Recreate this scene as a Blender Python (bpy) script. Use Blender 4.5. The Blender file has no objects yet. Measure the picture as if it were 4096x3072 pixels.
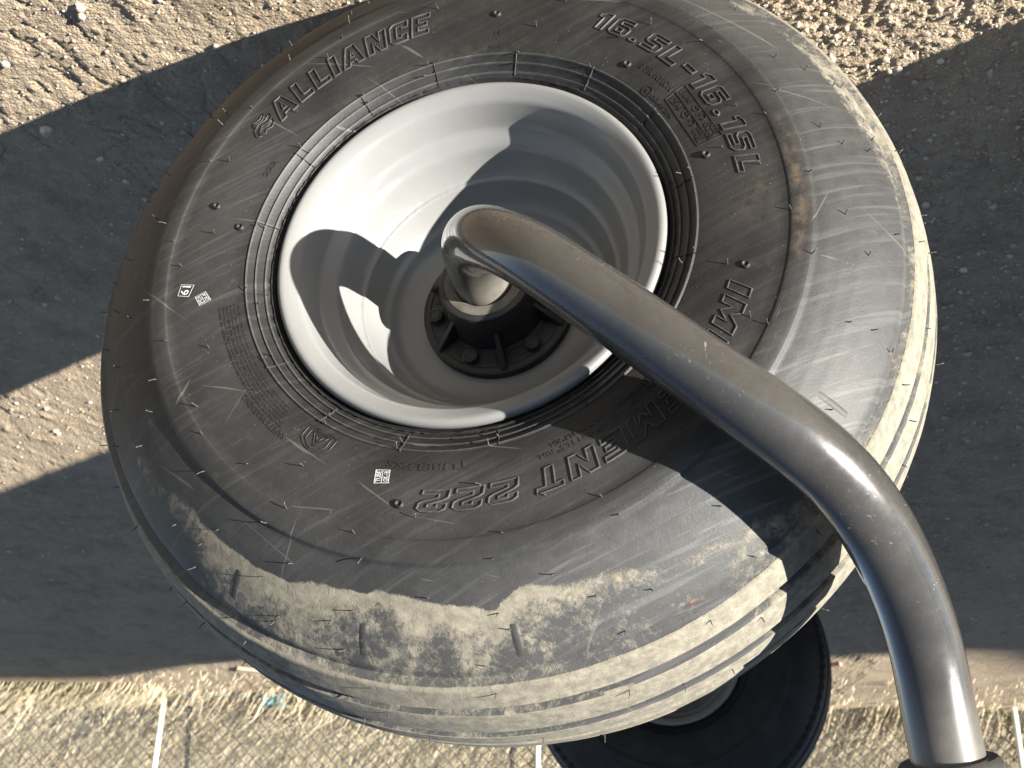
import bpy, bmesh, math, random
import numpy as np
from mathutils import Matrix, Vector

random.seed(7)
rng = np.random.default_rng(7)
scene = bpy.context.scene
COL = scene.collection

# ------------------------------------------------------------------ camera
CAM = Vector((0.0, 0.0, 1.27))
PITCH = math.radians(26.0)
RIGHT = Vector((0.99958298, 0.01265446, 0.02595631))
UPV = Vector((-0.02887673, 0.43804070, 0.89849122))
BACK = Vector((0.0, -0.89886607, 0.43822345))
cam = bpy.data.cameras.new('camera')
cam.sensor_width = 36.0
cam.lens = 45.7
cam.clip_start = 0.02
cam.clip_end = 3000.0
cam.dof.use_dof = True
cam.dof.focus_distance = 1.38
cam.dof.aperture_fstop = 13.0
cam_o = bpy.data.objects.new('camera', cam)
COL.objects.link(cam_o)
# the phone was held upside down
cam_o.matrix_world = Matrix((
    (-RIGHT.x, -UPV.x, BACK.x, CAM.x),
    (-RIGHT.y, -UPV.y, BACK.y, CAM.y),
    (-RIGHT.z, -UPV.z, BACK.z, CAM.z),
    (0, 0, 0, 1)))
scene.camera = cam_o

# ------------------------------------------------------------------ light
SUN_EL = math.radians(13.5)
SUN_AZ = math.radians(232.0)          # clockwise from +Y
SUN = Vector((math.sin(SUN_AZ) * math.cos(SUN_EL), math.cos(SUN_AZ) * math.cos(SUN_EL), math.sin(SUN_EL)))
world = bpy.data.worlds.new('World')
scene.world = world
world.use_nodes = True
wn = world.node_tree
sky = wn.nodes.new('ShaderNodeTexSky')
sky.sky_type = 'NISHITA'
sky.sun_disc = False
sky.sun_elevation = SUN_EL
sky.sun_rotation = SUN_AZ
sky.air_density = 0.6
sky.dust_density = 0.0
sky.ozone_density = 1.0
hsv = wn.nodes.new('ShaderNodeHueSaturation')
hsv.inputs['Saturation'].default_value = 0.80
wn.links.new(sky.outputs[0], hsv.inputs['Color'])
wn.links.new(hsv.outputs[0], wn.nodes['Background'].inputs[0])
wn.nodes['Background'].inputs[1].default_value = 0.05
sun = bpy.data.lights.new('sun', 'SUN')
sun.energy = 5.0
sun.angle = math.radians(0.53)
sun.color = (1.0, 0.95, 0.87)
sun_o = bpy.data.objects.new('sun', sun)
COL.objects.link(sun_o)
sun_o.rotation_euler = SUN.to_track_quat('Z', 'Y').to_euler()
sun_o.location = (-6, -5, 6)
vs = scene.view_settings
vs.view_transform = 'Standard'
vs.look = 'None'
vs.exposure = 1.75
vs.gamma = 1.0
vs.use_curve_mapping = False


# ------------------------------------------------------------------ helpers
def mesh_obj(name, verts, faces, mat=None, parent=None, loc=(0, 0, 0), smooth=False, sharp=None):
    me = bpy.data.meshes.new(name)
    me.from_pydata([tuple(map(float, v)) for v in verts], [], [tuple(map(int, f)) for f in faces])
    me.update()
    if smooth:
        me.polygons.foreach_set('use_smooth', [True] * len(me.polygons))
        if sharp:
            me.set_sharp_from_angle(angle=math.radians(sharp))
    if mat:
        me.materials.append(mat)
    o = bpy.data.objects.new(name, me)
    COL.objects.link(o)
    o.location = loc
    if parent:
        o.parent = parent
    return o


def tag(o, label=None, cat=None, group=None, kind=None):
    if label: o['label'] = label
    if cat: o['category'] = cat
    if group: o['group'] = group
    if kind: o['kind'] = kind
    return o


def empty(name, mat):
    e = bpy.data.objects.new(name, None)
    e.empty_display_size = 0.1
    COL.objects.link(e)
    e.matrix_world = mat
    return e


class MB:
    """collects shapes into one mesh"""
    def __init__(self):
        self.v = []; self.f = []

    def add(self, verts, faces):
        b = len(self.v)
        self.v.extend([tuple(map(float, p)) for p in verts])
        self.f.extend([tuple(int(i) + b for i in f) for f in faces])

    def box(self, c, sx, sy, sz, R=None):
        P = []
        for x in (-.5, .5):
            for y in (-.5, .5):
                for z in (-.5, .5):
                    p = Vector((x * sx, y * sy, z * sz))
                    if R: p = R @ p
                    P.append(p + Vector(c))
        self.add(P, [(0, 1, 3, 2), (4, 6, 7, 5), (0, 4, 5, 1), (2, 3, 7, 6), (0, 2, 6, 4), (1, 5, 7, 3)])

    def tube(self, pts, rad, seg=10, cap=True):
        V, F = sweep(pts, rad, seg, cap)
        self.add(V, F)

    def build(self, name, mat=None, parent=None, loc=(0, 0, 0), smooth=False, sharp=None):
        return mesh_obj(name, self.v, self.f, mat, parent, loc, smooth, sharp)


def sweep(pts, rad, seg=10, cap=True):
    P = np.array(pts, float)
    n = len(P)
    rads = np.full(n, rad) if np.isscalar(rad) else np.array(rad)
    T = np.gradient(P, axis=0)
    T /= np.linalg.norm(T, axis=1)[:, None]
    a = np.cross(T[0], [0.31, 0.2, 0.93]); a /= np.linalg.norm(a)
    V = []
    for i in range(n):
        a = a - T[i] * (a @ T[i]); a /= np.linalg.norm(a)
        b = np.cross(T[i], a)
        for k in range(seg):
            t = 2 * math.pi * k / seg
            V.append(P[i] + rads[i] * (math.cos(t) * a + math.sin(t) * b))
    F = []
    for i in range(n - 1):
        for k in range(seg):
            k2 = (k + 1) % seg
            F.append((i * seg + k, i * seg + k2, (i + 1) * seg + k2, (i + 1) * seg + k))
    if cap:
        F.append(tuple(range(seg))[::-1])
        F.append(tuple((n - 1) * seg + k for k in range(seg)))
    return V, F


def lathe(profile, seg, close=False, wob=None):
    """profile (r, s): revolve about local z"""
    pr = np.array(profile, float)
    m = len(pr)
    th = np.arange(seg) * 2 * math.pi / seg
    V = np.zeros((seg, m, 3))
    R = np.repeat(pr[None, :, 0], seg, 0)
    S = np.repeat(pr[None, :, 1], seg, 0)
    if wob is not None:
        dR, dS = wob(th, pr)
        R = R + dR; S = S + dS
    V[..., 0] = R * np.cos(th)[:, None]
    V[..., 1] = R * np.sin(th)[:, None]
    V[..., 2] = S
    F = []
    for i in range(seg):
        i2 = (i + 1) % seg
        for k in range(m - 1 if not close else m):
            k2 = (k + 1) % m
            F.append((i * m + k, i * m + k2, i2 * m + k2, i2 * m + k))
    return V.reshape(-1, 3), F


def hash2(ix, iy, seed):
    h = (ix.astype(np.int64) * 374761393 + iy.astype(np.int64) * 668265263 + seed * 1442695041) & 0x7fffffff
    h = ((h ^ (h >> 13)) * 1274126177) & 0x7fffffff
    return ((h ^ (h >> 16)) & 0xffff) / 65535.0


def vnoise(x, y, seed=0):
    ix = np.floor(x); iy = np.floor(y)
    fx = x - ix; fy = y - iy
    ux = fx * fx * (3 - 2 * fx); uy = fy * fy * (3 - 2 * fy)
    a = hash2(ix, iy, seed); b = hash2(ix + 1, iy, seed)
    c = hash2(ix, iy + 1, seed); d = hash2(ix + 1, iy + 1, seed)
    return (a * (1 - ux) + b * ux) * (1 - uy) + (c * (1 - ux) + d * ux) * uy


def fbm(x, y, seed=0, octv=4, gain=0.5):
    s = np.zeros_like(x); a = 1.0; t = 0
    for k in range(octv):
        s += a * vnoise(x * 2 ** k + 17.3 * k, y * 2 ** k - 9.1 * k, seed + k)
        t += a; a *= gain
    return s / t


# ------------------------------------------------------------------ materials
def new_mat(name):
    m = bpy.data.materials.new(name)
    m.use_nodes = True
    nt = m.node_tree
    return m, nt, nt.nodes['Principled BSDF']


def N(nt, typ, **kw):
    n = nt.nodes.new(typ)
    for k, v in kw.items():
        if hasattr(n, k):
            setattr(n, k, v)
        else:
            n.inputs[k].default_value = v
    return n


def noise(nt, vec, scale, detail=4.0, rough=0.55, dist=0.0):
    n = nt.nodes.new('ShaderNodeTexNoise')
    n.inputs['Scale'].default_value = scale
    n.inputs['Detail'].default_value = detail
    n.inputs['Roughness'].default_value = rough
    n.inputs['Distortion'].default_value = dist
    if vec is not None:
        nt.links.new(vec, n.inputs['Vector'])
    return n.outputs['Fac']


def ramp(nt, fac, stops):
    r = nt.nodes.new('ShaderNodeValToRGB')
    el = r.color_ramp.elements
    while len(el) < len(stops):
        el.new(0.5)
    for e, (p, c) in zip(el, stops):
        e.position = p
        e.color = (c[0], c[1], c[2], 1) if not np.isscalar(c) else (c, c, c, 1)
    nt.links.new(fac, r.inputs[0])
    return r.outputs[0]


def math_n(nt, op, a, b=None, c=None, clamp=False):
    m = nt.nodes.new('ShaderNodeMath')
    m.operation = op
    m.use_clamp = clamp
    for i, x in enumerate((a, b, c)):
        if x is None: continue
        if isinstance(x, (int, float)):
            m.inputs[i].default_value = x
        else:
            nt.links.new(x, m.inputs[i])
    return m.outputs[0]


def mix(nt, fac, a, b):
    m = nt.nodes.new('ShaderNodeMix')
    m.data_type = 'RGBA'
    if isinstance(fac, (int, float)): m.inputs[0].default_value = fac
    else: nt.links.new(fac, m.inputs[0])
    for i, x in ((6, a), (7, b)):
        if isinstance(x, tuple): m.inputs[i].default_value = (*x, 1)
        else: nt.links.new(x, m.inputs[i])
    return m.outputs[2]


def bump(nt, h, strength, dist, prev=None):
    b = nt.nodes.new('ShaderNodeBump')
    b.inputs['Strength'].default_value = strength
    b.inputs['Distance'].default_value = dist
    nt.links.new(h, b.inputs['Height'])
    if prev is not None: nt.links.new(prev, b.inputs['Normal'])
    return b.outputs[0]


def objco(nt):
    return nt.nodes.new('ShaderNodeTexCoord').outputs['Object']


def mapping(nt, vec, rot=(0, 0, 0), scale=(1, 1, 1)):
    m = nt.nodes.new('ShaderNodeMapping')          # turn first, stretch afterwards
    m.inputs['Rotation'].default_value = rot
    nt.links.new(vec, m.inputs['Vector'])
    k = nt.nodes.new('ShaderNodeMapping')
    k.inputs['Scale'].default_value = scale
    nt.links.new(m.outputs[0], k.inputs['Vector'])
    return k.outputs[0]


def smooth(nt, x, lo, hi):
    m = nt.nodes.new('ShaderNodeMapRange')
    m.interpolation_type = 'SMOOTHSTEP'
    nt.links.new(x, m.inputs[0])
    m.inputs[1].default_value = lo; m.inputs[2].default_value = hi
    return m.outputs[0]


def mat_rubber():
    m, nt, p = new_mat('tyre_rubber')
    co = objco(nt)
    dust_a = N(nt, 'ShaderNodeAttribute', attribute_name='dust').outputs['Fac']
    haze_a = N(nt, 'ShaderNodeAttribute', attribute_name='scuff').outputs['Fac']
    brown_a = N(nt, 'ShaderNodeAttribute', attribute_name='brown').outputs['Fac']
    # drag streaks run in one direction over the whole face
    sv = mapping(nt, co, rot=(0, 0, math.radians(-28)), scale=(2.4, 58, 0))
    st = noise(nt, sv, 1.5, 6, 0.68, 0.35)
    sv2 = mapping(nt, co, rot=(0, 0, math.radians(-24)), scale=(4.0, 130, 0))
    st2 = noise(nt, sv2, 1.3, 4, 0.6, 0.3)
    n1 = noise(nt, co, 9, 6, 0.65)
    n2 = noise(nt, co, 60, 6, 0.7)
    n3 = noise(nt, co, 320, 4, 0.7)
    rub = mix(nt, smooth(nt, n1, .35, .7), (.0105, .0107, .0110), (.025, .025, .0248))
    rub = mix(nt, math_n(nt, 'MULTIPLY', smooth(nt, n2, .56, .78), .5), rub, (.05, .049, .046))
    # gray scuffing
    sc = math_n(nt, 'ADD', math_n(nt, 'MULTIPLY', smooth(nt, st, .43, .62), .52),
                math_n(nt, 'MULTIPLY', smooth(nt, st2, .47, .64), .40))
    scf = math_n(nt, 'MULTIPLY', sc, math_n(nt, 'ADD', math_n(nt, 'MULTIPLY', haze_a, 1.05), .16), clamp=True)
    base_h = math_n(nt, 'MULTIPLY', haze_a, math_n(nt, 'ADD', math_n(nt, 'MULTIPLY', n2, .7), .14))
    scf = math_n(nt, 'MAXIMUM', scf, base_h)
    rub = mix(nt, scf, rub, (.086, .087, .086))
    # pale specks
    vo = N(nt, 'ShaderNodeTexVoronoi', feature='F1')
    vo.inputs['Scale'].default_value = 150
    nt.links.new(co, vo.inputs['Vector'])
    spk = math_n(nt, 'MULTIPLY', math_n(nt, 'LESS_THAN', vo.outputs['Distance'], .11),
                 smooth(nt, noise(nt, co, 31, 3, .6), .55, .7))
    rub = mix(nt, math_n(nt, 'MULTIPLY', spk, .6), rub, (.20, .19, .165))
    # thin scratches
    for ang, sc_, th_ in ((38, (5, 110, 0), .72), (-64, (4, 90, 0), .74), (12, (6, 130, 0), .725)):
        s_ = noise(nt, mapping(nt, co, rot=(0, 0, math.radians(ang)), scale=sc_), 1.0, 2, .5, .9)
        rub = mix(nt, math_n(nt, 'MULTIPLY', smooth(nt, s_, th_, th_ + .02), .38), rub, (.16, .155, .14))
    rub = mix(nt, math_n(nt, 'MULTIPLY', brown_a, smooth(nt, n2, .42, .62)), rub, (.085, .060, .038))
    # rust coloured flecks
    rf = smooth(nt, noise(nt, mapping(nt, co, rot=(0, 0, -.5), scale=(1, 1.7, 1)), 46, 3, .6), .705, .74)
    rub = mix(nt, math_n(nt, 'MULTIPLY', rf, math_n(nt, 'MULTIPLY', smooth(nt, dust_a, .12, .5), .8)), rub, (.22, .095, .032))
    # dried mud dust
    n4 = noise(nt, co, 140, 5, .75, .4)
    thr = math_n(nt, 'ADD', math_n(nt, 'MULTIPLY', n2, .50),
                 math_n(nt, 'ADD', math_n(nt, 'MULTIPLY', n4, .55), math_n(nt, 'MULTIPLY', n1, .20)))
    dm = smooth(nt, math_n(nt, 'SUBTRACT', math_n(nt, 'MULTIPLY', dust_a, 1.25), thr), -.09, .15)
    dcol = ramp(nt, noise(nt, co, 85, 6, .7), [(.3, (.135, .124, .098)), (.5, (.215, .196, .152)), (.72, (.32, .292, .226))])
    col = mix(nt, math_n(nt, 'MULTIPLY', dm, .88), rub, dcol)
    nt.links.new(col, p.inputs['Base Color'])
    nt.links.new(math_n(nt, 'ADD', math_n(nt, 'MULTIPLY', dm, .3), math_n(nt, 'ADD', .50, math_n(nt, 'MULTIPLY', n2, .12))), p.inputs['Roughness'])
    p.inputs['Specular IOR Level'].default_value = .38
    cr = N(nt, 'ShaderNodeTexVoronoi', feature='DISTANCE_TO_EDGE')
    cr.inputs['Scale'].default_value = 55
    wob = nt.nodes.new('ShaderNodeVectorMath'); wob.operation = 'ADD'
    nn = nt.nodes.new('ShaderNodeTexNoise'); nn.inputs['Scale'].default_value = 40
    nt.links.new(co, nn.inputs['Vector'])
    sc2 = nt.nodes.new('ShaderNodeVectorMath'); sc2.operation = 'SCALE'; sc2.inputs['Scale'].default_value = .03
    nt.links.new(nn.outputs['Color'], sc2.inputs[0])
    nt.links.new(co, wob.inputs[0]); nt.links.new(sc2.outputs[0], wob.inputs[1])
    nt.links.new(wob.outputs[0], cr.inputs['Vector'])
    crk = math_n(nt, 'MULTIPLY', smooth(nt, cr.outputs['Distance'], .0, .03), dm)
    b1 = bump(nt, n2, .25, .0012)
    b2 = bump(nt, math_n(nt, 'ADD', math_n(nt, 'MULTIPLY', n3, .5), math_n(nt, 'MULTIPLY', crk, .22)), .55, .0011, b1)
    b3 = bump(nt, dm, .6, .0006, b2)
    nt.links.new(b3, p.inputs['Normal'])
    return m


def mat_simple(name, col, rough=.5, spec=.5, nscale=0, nmix=None, bscale=0, bdist=0, coat=0, metallic=0):
    m, nt, p = new_mat(name)
    co = objco(nt)
    if nscale:
        f = noise(nt, co, nscale, 6, .62)
        nt.links.new(mix(nt, smooth(nt, f, .35, .68), col, nmix), p.inputs['Base Color'])
    else:
        p.inputs['Base Color'].default_value = (*col, 1)
    p.inputs['Roughness'].default_value = rough
    p.inputs['Specular IOR Level'].default_value = spec
    p.inputs['Metallic'].default_value = metallic
    p.inputs['Coat Weight'].default_value = coat
    p.inputs['Coat Roughness'].default_value = .08
    if bscale:
        nt.links.new(bump(nt, noise(nt, co, bscale, 5, .6), .4, bdist), p.inputs['Normal'])
    return m


def mat_rim():
    m, nt, p = new_mat('rim_grey_paint')
    co = objco(nt)
    a = noise(nt, co, 7, 5, .6)
    b = noise(nt, co, 55, 5, .65)
    c = mix(nt, smooth(nt, a, .3, .7), (.188, .190, .189), (.21, .212, .209))
    vo = N(nt, 'ShaderNodeTexVoronoi', feature='F1'); vo.inputs['Scale'].default_value = 75
    nt.links.new(co, vo.inputs['Vector'])
    sp = math_n(nt, 'MULTIPLY', math_n(nt, 'LESS_THAN', vo.outputs['Distance'], .1), smooth(nt, noise(nt, co, 17, 2, .5), .6, .7))
    c = mix(nt, math_n(nt, 'MULTIPLY', sp, .6), c, (.42, .41, .38))
    c = mix(nt, math_n(nt, 'MULTIPLY', smooth(nt, b, .60, .78), .18), c, (.19, .18, .16))
    nt.links.new(c, p.inputs['Base Color'])
    nt.links.new(math_n(nt, 'ADD', .27, math_n(nt, 'MULTIPLY', b, .16)), p.inputs['Roughness'])
    p.inputs['Specular IOR Level'].default_value = .5
    nt.links.new(bump(nt, noise(nt, co, 240, 3, .6), .12, .0005, bump(nt, noise(nt, co, 18, 3, .5), .10, .002)), p.inputs['Normal'])
    return m


def mat_pipe():
    m, nt, p = new_mat('bar_grey_gloss_paint')
    co = objco(nt)
    a = noise(nt, co, 12, 5, .6)
    b = noise(nt, co, 90, 5, .7)
    c = mix(nt, smooth(nt, a, .3, .7), (.040, .039, .037), (.050, .048, .045))
    # scratches, mostly across the bar
    tot = None
    for ang, s_, th_ in (((.3, .9, .5), (60, 520, 90), .70), ((1.2, .2, -.5), (70, 560, 100), .715), ((.1, -.6, 1.1), (50, 600, 80), .72)):
        s1 = noise(nt, mapping(nt, co, rot=ang, scale=s_), 1.0, 2, .5, 1.2)
        q = smooth(nt, s1, th_, th_ + .02)
        tot = q if tot is None else math_n(nt, 'MAXIMUM', tot, q)
    tot = math_n(nt, 'MULTIPLY', tot, smooth(nt, noise(nt, co, 14, 3, .6), .50, .62))
    c = mix(nt, math_n(nt, 'MULTIPLY', tot, .5), c, (.34, .32, .28))
    vo = N(nt, 'ShaderNodeTexVoronoi', feature='F1'); vo.inputs['Scale'].default_value = 230
    nt.links.new(co, vo.inputs['Vector'])
    sp = math_n(nt, 'MULTIPLY', math_n(nt, 'LESS_THAN', vo.outputs['Distance'], .12), smooth(nt, noise(nt, co, 22, 2, .5), .60, .68))
    c = mix(nt, math_n(nt, 'MULTIPLY', sp, .8), c, (.45, .42, .36))
    du = math_n(nt, 'MULTIPLY', smooth(nt, b, .4, .75), .07)
    du = math_n(nt, 'MAXIMUM', du, math_n(nt, 'MULTIPLY', N(nt, 'ShaderNodeAttribute', attribute_name='dust').outputs['Fac'], math_n(nt, 'ADD', .45, b)))
    c = mix(nt, du, c, (.16, .148, .125))
    nt.links.new(c, p.inputs['Base Color'])
    nt.links.new(math_n(nt, 'ADD', math_n(nt, 'ADD', .20, math_n(nt, 'MULTIPLY', b, .14)), math_n(nt, 'MULTIPLY', du, .4)), p.inputs['Roughness'])
    nt.links.new(math_n(nt, 'SUBTRACT', 1.0, math_n(nt, 'MULTIPLY', du, .9), clamp=True), p.inputs['Coat Weight'])
    p.inputs['Specular IOR Level'].default_value = .5
    p.inputs['Coat Weight'].default_value = 1.0
    p.inputs['Coat Roughness'].default_value = .07
    nt.links.new(bump(nt, b, .10, .0006, bump(nt, noise(nt, co, 16, 3, .5), .12, .002)), p.inputs['Normal'])
    return m


def mat_dirt():
    m, nt, p = new_mat('dry_dirt')
    co = objco(nt)
    a = noise(nt, co, 2.3, 6, .6)
    b = noise(nt, co, 24, 8, .7)
    d = noise(nt, co, 160, 6, .7)
    c = ramp(nt, a, [(.3, (.335, .258, .175)), (.5, (.39, .305, .208)), (.7, (.435, .345, .24))])
    c = mix(nt, math_n(nt, 'MULTIPLY', smooth(nt, b, .40, .70), .5), c, (.52, .43, .315))
    c = mix(nt, math_n(nt, 'MULTIPLY', smooth(nt, d, .55, .8), .45), c, (.27, .21, .145))
    vo = N(nt, 'ShaderNodeTexVoronoi', feature='F1'); vo.inputs['Scale'].default_value = 210
    nt.links.new(co, vo.inputs['Vector'])
    sp = math_n(nt, 'LESS_THAN', vo.outputs['Distance'], .28)
    c = mix(nt, math_n(nt, 'MULTIPLY', sp, .30), c, (.60, .52, .41))
    g1 = noise(nt, co, 420, 3, .7)
    c = mix(nt, math_n(nt, 'MULTIPLY', smooth(nt, g1, .56, .68), .45), c, (.66, .58, .46))
    c = mix(nt, math_n(nt, 'MULTIPLY', smooth(nt, g1, .44, .32), .55), c, (.20, .155, .11))
    c = mix(nt, math_n(nt, 'MULTIPLY', smooth(nt, noise(nt, co, 6.5, 7, .7), .48, .68), .60), c, (.25, .20, .145))
    c = mix(nt, math_n(nt, 'MULTIPLY', smooth(nt, noise(nt, co, 38, 6, .7), .54, .70), .45), c, (.58, .48, .36))
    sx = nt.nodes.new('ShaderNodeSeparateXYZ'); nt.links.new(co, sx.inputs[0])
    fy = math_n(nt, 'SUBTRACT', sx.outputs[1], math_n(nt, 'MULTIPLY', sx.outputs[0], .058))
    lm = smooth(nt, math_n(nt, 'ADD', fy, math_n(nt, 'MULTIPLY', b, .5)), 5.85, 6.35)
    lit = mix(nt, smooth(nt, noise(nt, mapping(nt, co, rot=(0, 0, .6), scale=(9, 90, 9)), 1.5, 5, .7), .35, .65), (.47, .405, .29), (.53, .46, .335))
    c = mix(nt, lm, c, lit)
    nt.links.new(c, p.inputs['Base Color'])
    p.inputs['Roughness'].default_value = .95
    p.inputs['Specular IOR Level'].default_value = .12
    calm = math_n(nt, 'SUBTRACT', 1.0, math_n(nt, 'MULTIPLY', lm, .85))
    nt.links.new(bump(nt, math_n(nt, 'MULTIPLY', calm, math_n(nt, 'ADD', d, math_n(nt, 'MULTIPLY', vo.outputs['Distance'], -.7))), .7, .005,
                      bump(nt, b, .6, .008)), p.inputs['Normal'])
    return m


RUB = mat_rubber()
RIMM = mat_rim()
PIPE = mat_pipe()
DIRT = mat_dirt()
CAST = mat_simple('hub_black_cast', (.010, .0105, .012), .52, .5, 40, (.022, .021, .020), 300, .0008)
SEAL = mat_simple('seal_dusty_grey', (.085, .078, .066), .7, .3, 60, (.14, .128, .105), 200, .0004)
STONE = mat_simple('stone', (.36, .295, .215), .9, .2, 45, (.64, .565, .46), 120, .002)
POSTM = mat_simple('post_white_paint', (.66, .65, .54), .55, .4, 25, (.74, .73, .64))
GALV = mat_simple('galvanised_wire', (.11, .11, .105), .6, .4, 0, None, 0, 0, 0, .2)
STRAW = None
WHITE = mat_simple('white_stamp_ink', (.62, .62, .60), .7, .3, 160, (.40, .40, .39))
TEAL = mat_simple('teal_plastic', (.09, .20, .22), .7, .2, 14, (.20, .32, .33))
WOOD = mat_simple('weathered_wood', (.34, .265, .195), .9, .1, 30, (.42, .335, .25), 90, .002)
DARKSTEEL = mat_simple('dark_steel', (.035, .034, .036), .6, .4, 30, (.07, .06, .05))
FRAMEP = mat_simple('frame_grey_paint', (.040, .039, .037), .35, .5, 30, (.06, .057, .050), 0, 0, .4)
REDP = mat_simple('red_paint', (.33, .03, .022), .35, .5, 10, (.26, .03, .02))

# ------------------------------------------------------------------ ground
def ground_height(x, y):
    h = 0.014 * (fbm(x * 1.1, y * 1.1, 3, 3) - .5)
    # dragged, wind-swept furrows running away to the right
    ca, sa = math.cos(math.radians(116)), math.sin(math.radians(116))
    u = x * ca + y * sa; w = -x * sa + y * ca
    h += 0.0062 * (fbm(u * 8 + 1.5 * fbm(x * 3, y * 3, 91, 2), w * 19 + 2.5 * fbm(x * 4, y * 4, 92, 2), 11, 4) - .5)
    cre = np.abs(fbm(u * 9 + 3 * fbm(x * 5, y * 5, 93, 2), w * 20, 71, 3) - .5)                      # sharp little scarps between the furrows
    h -= 0.0034 * np.clip(1 - cre / .028, 0, 1) * np.clip((fbm(x * 4, y * 4, 75, 2) - .42) * 5, 0, 1)
    rough = .75 + .65 * np.clip((.1 - x) / .5, 0, 1)
    lump = np.clip((fbm(x * 5, y * 5, 61, 2) - .44) * 6, 0, 1)
    h += 0.0075 * np.maximum(fbm(x * 20, y * 20, 21, 4, .55) - .55, 0) * 2.2 * lump * (1.6 - .6 * rough)
    h += 0.0034 * (fbm(x * 60, y * 60, 31, 3, .6) - .5) * rough
    h += 0.0034 * np.maximum(fbm(x * 140, y * 140, 37, 2, .6) - .50, 0) * 2.4 * rough
    # flatten close to the tyre contact patch
    d = np.sqrt((x - .008) ** 2 + (y - 1.41) ** 2)
    h = h * np.clip((d - .05) / .25, .15, 1)
    return h - .002


xs = np.concatenate([-np.geomspace(400, 1.47, 26), np.arange(-1.45, 1.75, .0038), np.geomspace(1.77, 400, 26)])
ys = [-400., -100., -30., -10., -4., -1.5, -.5, .2, .6]
y = .8
while y < 7.0:
    ys.append(y)
    y += .0032 if y < 2.1 else .0032 + (y - 2.1) * .0070
ys += list(np.geomspace(7.1, 600, 40))
ys = np.array(ys)
GX, GY = np.meshgrid(xs, ys)
GZ = ground_height(GX, GY)
far = np.clip((np.abs(GX) - 1.7) / 1.0, 0, 1)
far = np.maximum(far, np.clip((GY - 6.5) / 1.5, 0, 1)); far = np.maximum(far, np.clip((.8 - GY) / .3, 0, 1))
GZ = GZ * (1 - far) - .004 * far
nx, ny = len(xs), len(ys)
gv = np.stack([GX, GY, GZ], -1).reshape(-1, 3)
idx = np.arange(nx * ny).reshape(ny, nx)
gf = np.stack([idx[:-1, :-1], idx[:-1, 1:], idx[1:, 1:], idx[1:, :-1]], -1).reshape(-1, 4)
gm = bpy.data.meshes.new('ground')
gm.vertices.add(len(gv)); gm.vertices.foreach_set('co', gv.ravel())
gm.loops.add(gf.size); gm.loops.foreach_set('vertex_index', gf.ravel())
gm.polygons.add(len(gf)); gm.polygons.foreach_set('loop_start', np.arange(0, gf.size, 4))
gm.polygons.foreach_set('use_smooth', np.ones(len(gf), bool))
gm.update(calc_edges=True)
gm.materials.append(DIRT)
ground = bpy.data.objects.new('ground', gm)
COL.objects.link(ground)
tag(ground, kind='structure')

# icosphere template for stones
_bm = bmesh.new(); bmesh.ops.create_icosphere(_bm, subdivisions=1, radius=1)
ICO_V = np.array([v.co[:] for v in _bm.verts]); ICO_F = np.array([[v.index for v in f.verts] for f in _bm.faces]); _bm.free()
_bm = bmesh.new(); bmesh.ops.create_icosphere(_bm, subdivisions=2, radius=1)
ICO2_V = np.array([v.co[:] for v in _bm.verts]); ICO2_F = np.array([[v.index for v in f.verts] for f in _bm.faces]); _bm.free()


def stones_mesh(xy, rad, sub=1):
    TV, TF = (ICO_V, ICO_F) if sub == 1 else (ICO2_V, ICO2_F)
    n = len(xy)
    jit = 1 + .28 * (rng.random((n, len(TV), 1)) - .5)
    sc = np.stack([np.ones(n), .65 + .35 * rng.random(n), .5 + .3 * rng.random(n)], 1)
    V = TV[None] * jit * sc[:, None] * rad[:, None, None]
    a = rng.random(n) * 6.28
    c, s = np.cos(a)[:, None], np.sin(a)[:, None]
    X = V[..., 0] * c - V[..., 1] * s; Y = V[..., 0] * s + V[..., 1] * c
    z0 = ground_height(xy[:, 0], xy[:, 1])
    V = np.stack([X + xy[:, :1], Y + xy[:, 1:], V[..., 2] + z0[:, None] + rad[:, None] * .25], -1)
    F = TF[None] + (np.arange(n) * len(TV))[:, None, None]
    return V.reshape(-1, 3), F.reshape(-1, 3)


n_g = 26000
gy = .95 + 3.6 * rng.random(n_g) ** 1.6
gx = (rng.random(n_g) * 2 - 1) * (.16 + .40 * gy)
keep = (rng.random(n_g) < np.where(gx < -.2, 1.0, .25))
xy = np.stack([gx, gy], 1)[keep]
rad = .0010 + .0018 * rng.random(len(xy)) + .0052 * rng.random(len(xy)) ** 12
rad *= np.where(xy[:, 1] > 2, 1.25, 1)
V, F = stones_mesh(xy, rad)
gr = mesh_obj('gravel', V, F, STONE, smooth=True)
tag(gr, 'small loose gravel strewn over the dry dirt', 'gravel', kind='stuff')

for x_, y_, r_, lab in (
        (.628, 1.432, .011, 'pale round stone nearest the upper left corner, in sunlight'),
        (.632, 1.452, .009, 'small pale stone beside the round one near the upper left corner'),
        (.777, 1.558, .009, 'pale stone at the left edge of the sunlit dirt'),
        (.765, 1.722, .016, 'flat dusty stone at the edge of the wheel shadow on the left'),
        (.700, 1.800, .010, 'stone in the tyre shadow nearest the sunlit dirt'),
        (.672, 1.862, .009, 'rounded stone deep in the tyre shadow, left of the tyre'),
        (-.556, 1.512, .010, 'pointed brown stone on the shadow edge right of the tyre'),
        (-.70, 1.86, .010, 'larger grey stone in the shade right of the tyre'),
        (-.60, 2.02, .009, 'pale flat stone in the shade close to the tyre tread')):
    V, F = stones_mesh(np.array([[x_, y_]]), np.array([r_ * .78]), 2)
    V = V - np.array([x_, y_, 0])
    o = mesh_obj('stone', V, F, STONE, loc=(x_, y_, 0), smooth=True, sharp=28)
    tag(o, lab, 'stone', 'loose stones on the dirt')

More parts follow.
